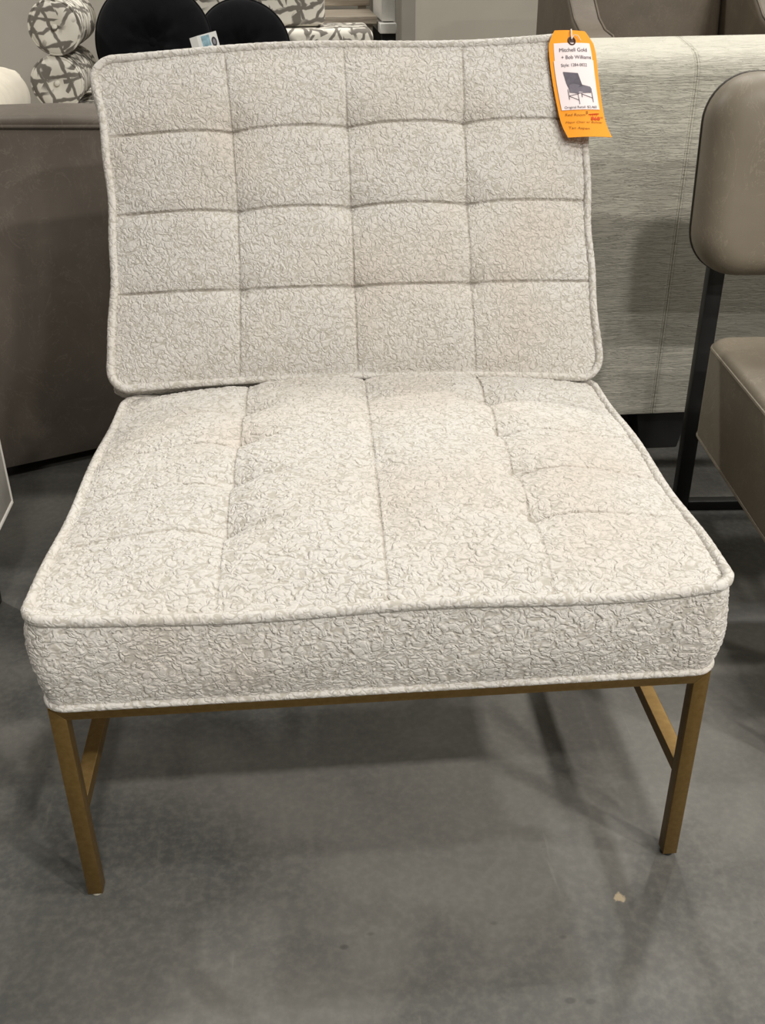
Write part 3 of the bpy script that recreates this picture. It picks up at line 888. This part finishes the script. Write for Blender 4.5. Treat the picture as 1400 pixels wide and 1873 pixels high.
# ------------------------------------------------------------------ dark brown leather armchair, top right
ba = thing('brown_armchair', 'dark brown leather armchair with swooping arms, facing us behind the linen sofa', 'chair')
def swoop(x0, x1):
    yz = [(2.40, .12), (2.40, .66), (2.405, .705), (2.43, .728), (2.52, .738), (2.60, .765), (2.68, .82), (2.76, .90), (2.86, .96), (3.06, .985), (3.12, .97), (3.12, .12)]
    b = MB(); B = bmesh.new()
    lo = [B.verts.new((x0, p[0], p[1])) for p in yz]; hi = [B.verts.new((x1, p[0], p[1])) for p in yz]
    B.faces.new(lo); B.faces.new(hi[::-1])
    for i in range(len(yz)):
        j = (i + 1) % len(yz); B.faces.new((lo[i], hi[i], hi[j], lo[j]))
    bmesh.ops.recalc_face_normals(B, faces=B.faces)
    bmesh.ops.bevel(B, geom=[q for q in B.edges if abs(q.verts[0].co.x - q.verts[1].co.x) < 1e-6], offset=.014, segments=3, profile=.5, affect='EDGES')
    b.bm(B); B.free(); return b, yz
for x0, x1 in ((.80, .895), (1.405, 1.50)):
    b, yz = swoop(x0, x1); arm = b.build('arm', M_brown, ba)
    for xx in (x0 + .008, x1 - .008):
        MB().tube([(xx, p[0], p[1] + .001) for p in yz[1:11]], .0035, 8).build('piping', M_brown, arm)
b = MB(); pad(b, .508, .62, .15, .04, .03, .02, M=Matrix.Translation((1.15, 2.99, .70)) @ Matrix.Rotation(math.radians(-8), 4, 'X') @ Matrix.Rotation(PI / 2, 4, 'X')); b.build('backrest', M_brown, ba)
MB().box((.835, 3.125, .12), (1.47, 3.2, .97), .025).build('back_shell', M_brown, ba)
MB().box((.90, 2.44, .14), (1.40, 3.1, .32), .02).build('base', M_brown, ba)
b = MB(); pad(b, .50, .50, .15, .04, .04, .02, M=Matrix.Translation((1.15, 2.66, .392))); b.build('seat_cushion', M_brown, ba)
for (x, y) in ((.85, 2.46), (1.45, 2.46), (.85, 3.08), (1.45, 3.08)):
    MB().box((x - .02, y - .02, 0), (x + .02, y + .02, .125)).build('leg', M_black, ba)

# ------------------------------------------------------------------ white cabinet and wooden console far behind
cab = thing('white_cabinet', 'white cabinet beside the grey partition edge, behind the daybed', 'cabinet')
MB().box((.334, 4.24, .655), (.398, 4.85, 1.35), .003, 1).build('body', M_white, cab)
MB().box((.322, 4.20, .607), (.398, 4.85, .650), .003, 1).build('shelf', M_white, cab)
MB().box((.335, 4.24, .05), (.398, 4.85, .606)).build('gap_shade_block', M_dark, cab, False)  # solid black block in place of the shaded gap below the shelf
MB().box((.325, 4.21, 0), (.398, 4.85, .05)).build('plinth', M_white, cab, False)
con = thing('wooden_console', 'weathered grey wood console with slatted back, left of the white cabinet', 'console')
MB().box((-.75, 4.30, .64), (.318, 4.80, .675), .004, 1).build('top', M_wood, con)
MB().box((-.75, 4.36, .50), (.30, 4.40, .638), .003, 1).build('apron', M_wood, con)
for k in range(5):
    z = .69 + k * .062
    MB().box((-.75, 4.78, z), (.318, 4.80, z + .045), .003, 1).build('slat', M_wood, con)
for x in (-.74, .26):
    MB().box((x, 4.80, .0), (x + .04, 4.82, 1.0), .002, 1).build('post', M_wood, con)
    MB().box((x, 4.34, 0), (x + .04, 4.38, .638), .002, 1).build('leg', M_wood, con)

# ------------------------------------------------------------------ ceiling lamps, plus a few added for brightness
def lamp(x, y, power, z=5.0, sx=.40, sy=.24, col=(1.0, .965, .90)):
    l = bpy.data.lights.new('overhead_light', 'AREA'); l.shape = 'RECTANGLE'; l.size = sx; l.size_y = sy
    l.energy = power; l.color = col
    o = bpy.data.objects.new('overhead_light', l); COL.objects.link(o)
    o.location = (x, y, z)
    return o
PW = 300
for x, y, p in ((1.0, 1.6, .62), (.6, -.9, .12), (.5, -3.3, 1.0), (.38, -5.6, 1.2)): lamp(x, y, PW * p)
for y, p in ((1.6, .35), (-.9, 1.1), (-3.3, 2.9), (-5.7, 3.4), (-8.1, 3.0)): lamp(3.8, y, PW * p)  # last one is added as a low front light for the seat face
for y, p in ((1.6, .12), (-3.3, .1)): lamp(-3.2, y, PW * p)
for x, y, p in ((-4.3, 4.0, 2.6), (.6, 3.9, 1.1), (3.0, 4.4, 1.3)): lamp(x, y, PW * p)  # added to brighten the background, the right one also for floor glare
lamp(.5, 6.6, PW * .6)

wd = bpy.data.worlds.new('World'); scene.world = wd; wd.use_nodes = True
wd.node_tree.nodes['Background'].inputs[0].default_value = (.9, .92, 1, 1)
wd.node_tree.nodes['Background'].inputs[1].default_value = .02

# ------------------------------------------------------------------ camera
cam = bpy.data.cameras.new('camera'); co = bpy.data.objects.new('camera', cam); COL.objects.link(co)
pitch, yaw, roll_ = .516575, .074791, -.009858
cy, sy = math.cos(yaw), math.sin(yaw)
f = Vector((sy * math.cos(pitch), cy * math.cos(pitch), -math.sin(pitch)))
r = Vector((cy, -sy, 0)); u = r.cross(f)
r2 = math.cos(roll_) * r + math.sin(roll_) * u; u2 = -math.sin(roll_) * r + math.cos(roll_) * u
co.matrix_world = Matrix(((r2.x, u2.x, -f.x, -.066651), (r2.y, u2.y, -f.y, -.859618), (r2.z, u2.z, -f.z, 1.002671), (0, 0, 0, 1)))
cam.sensor_fit = 'VERTICAL'; cam.sensor_height = 24.0; cam.lens = 1863.47 / 1873 * 24
cam.clip_start = .02
scene.camera = co

scene.view_settings.view_transform = 'Standard'
scene.view_settings.look = 'None'
scene.view_settings.exposure = -1.86
scene.view_settings.gamma = 1.0
scene.view_settings.use_curve_mapping = False
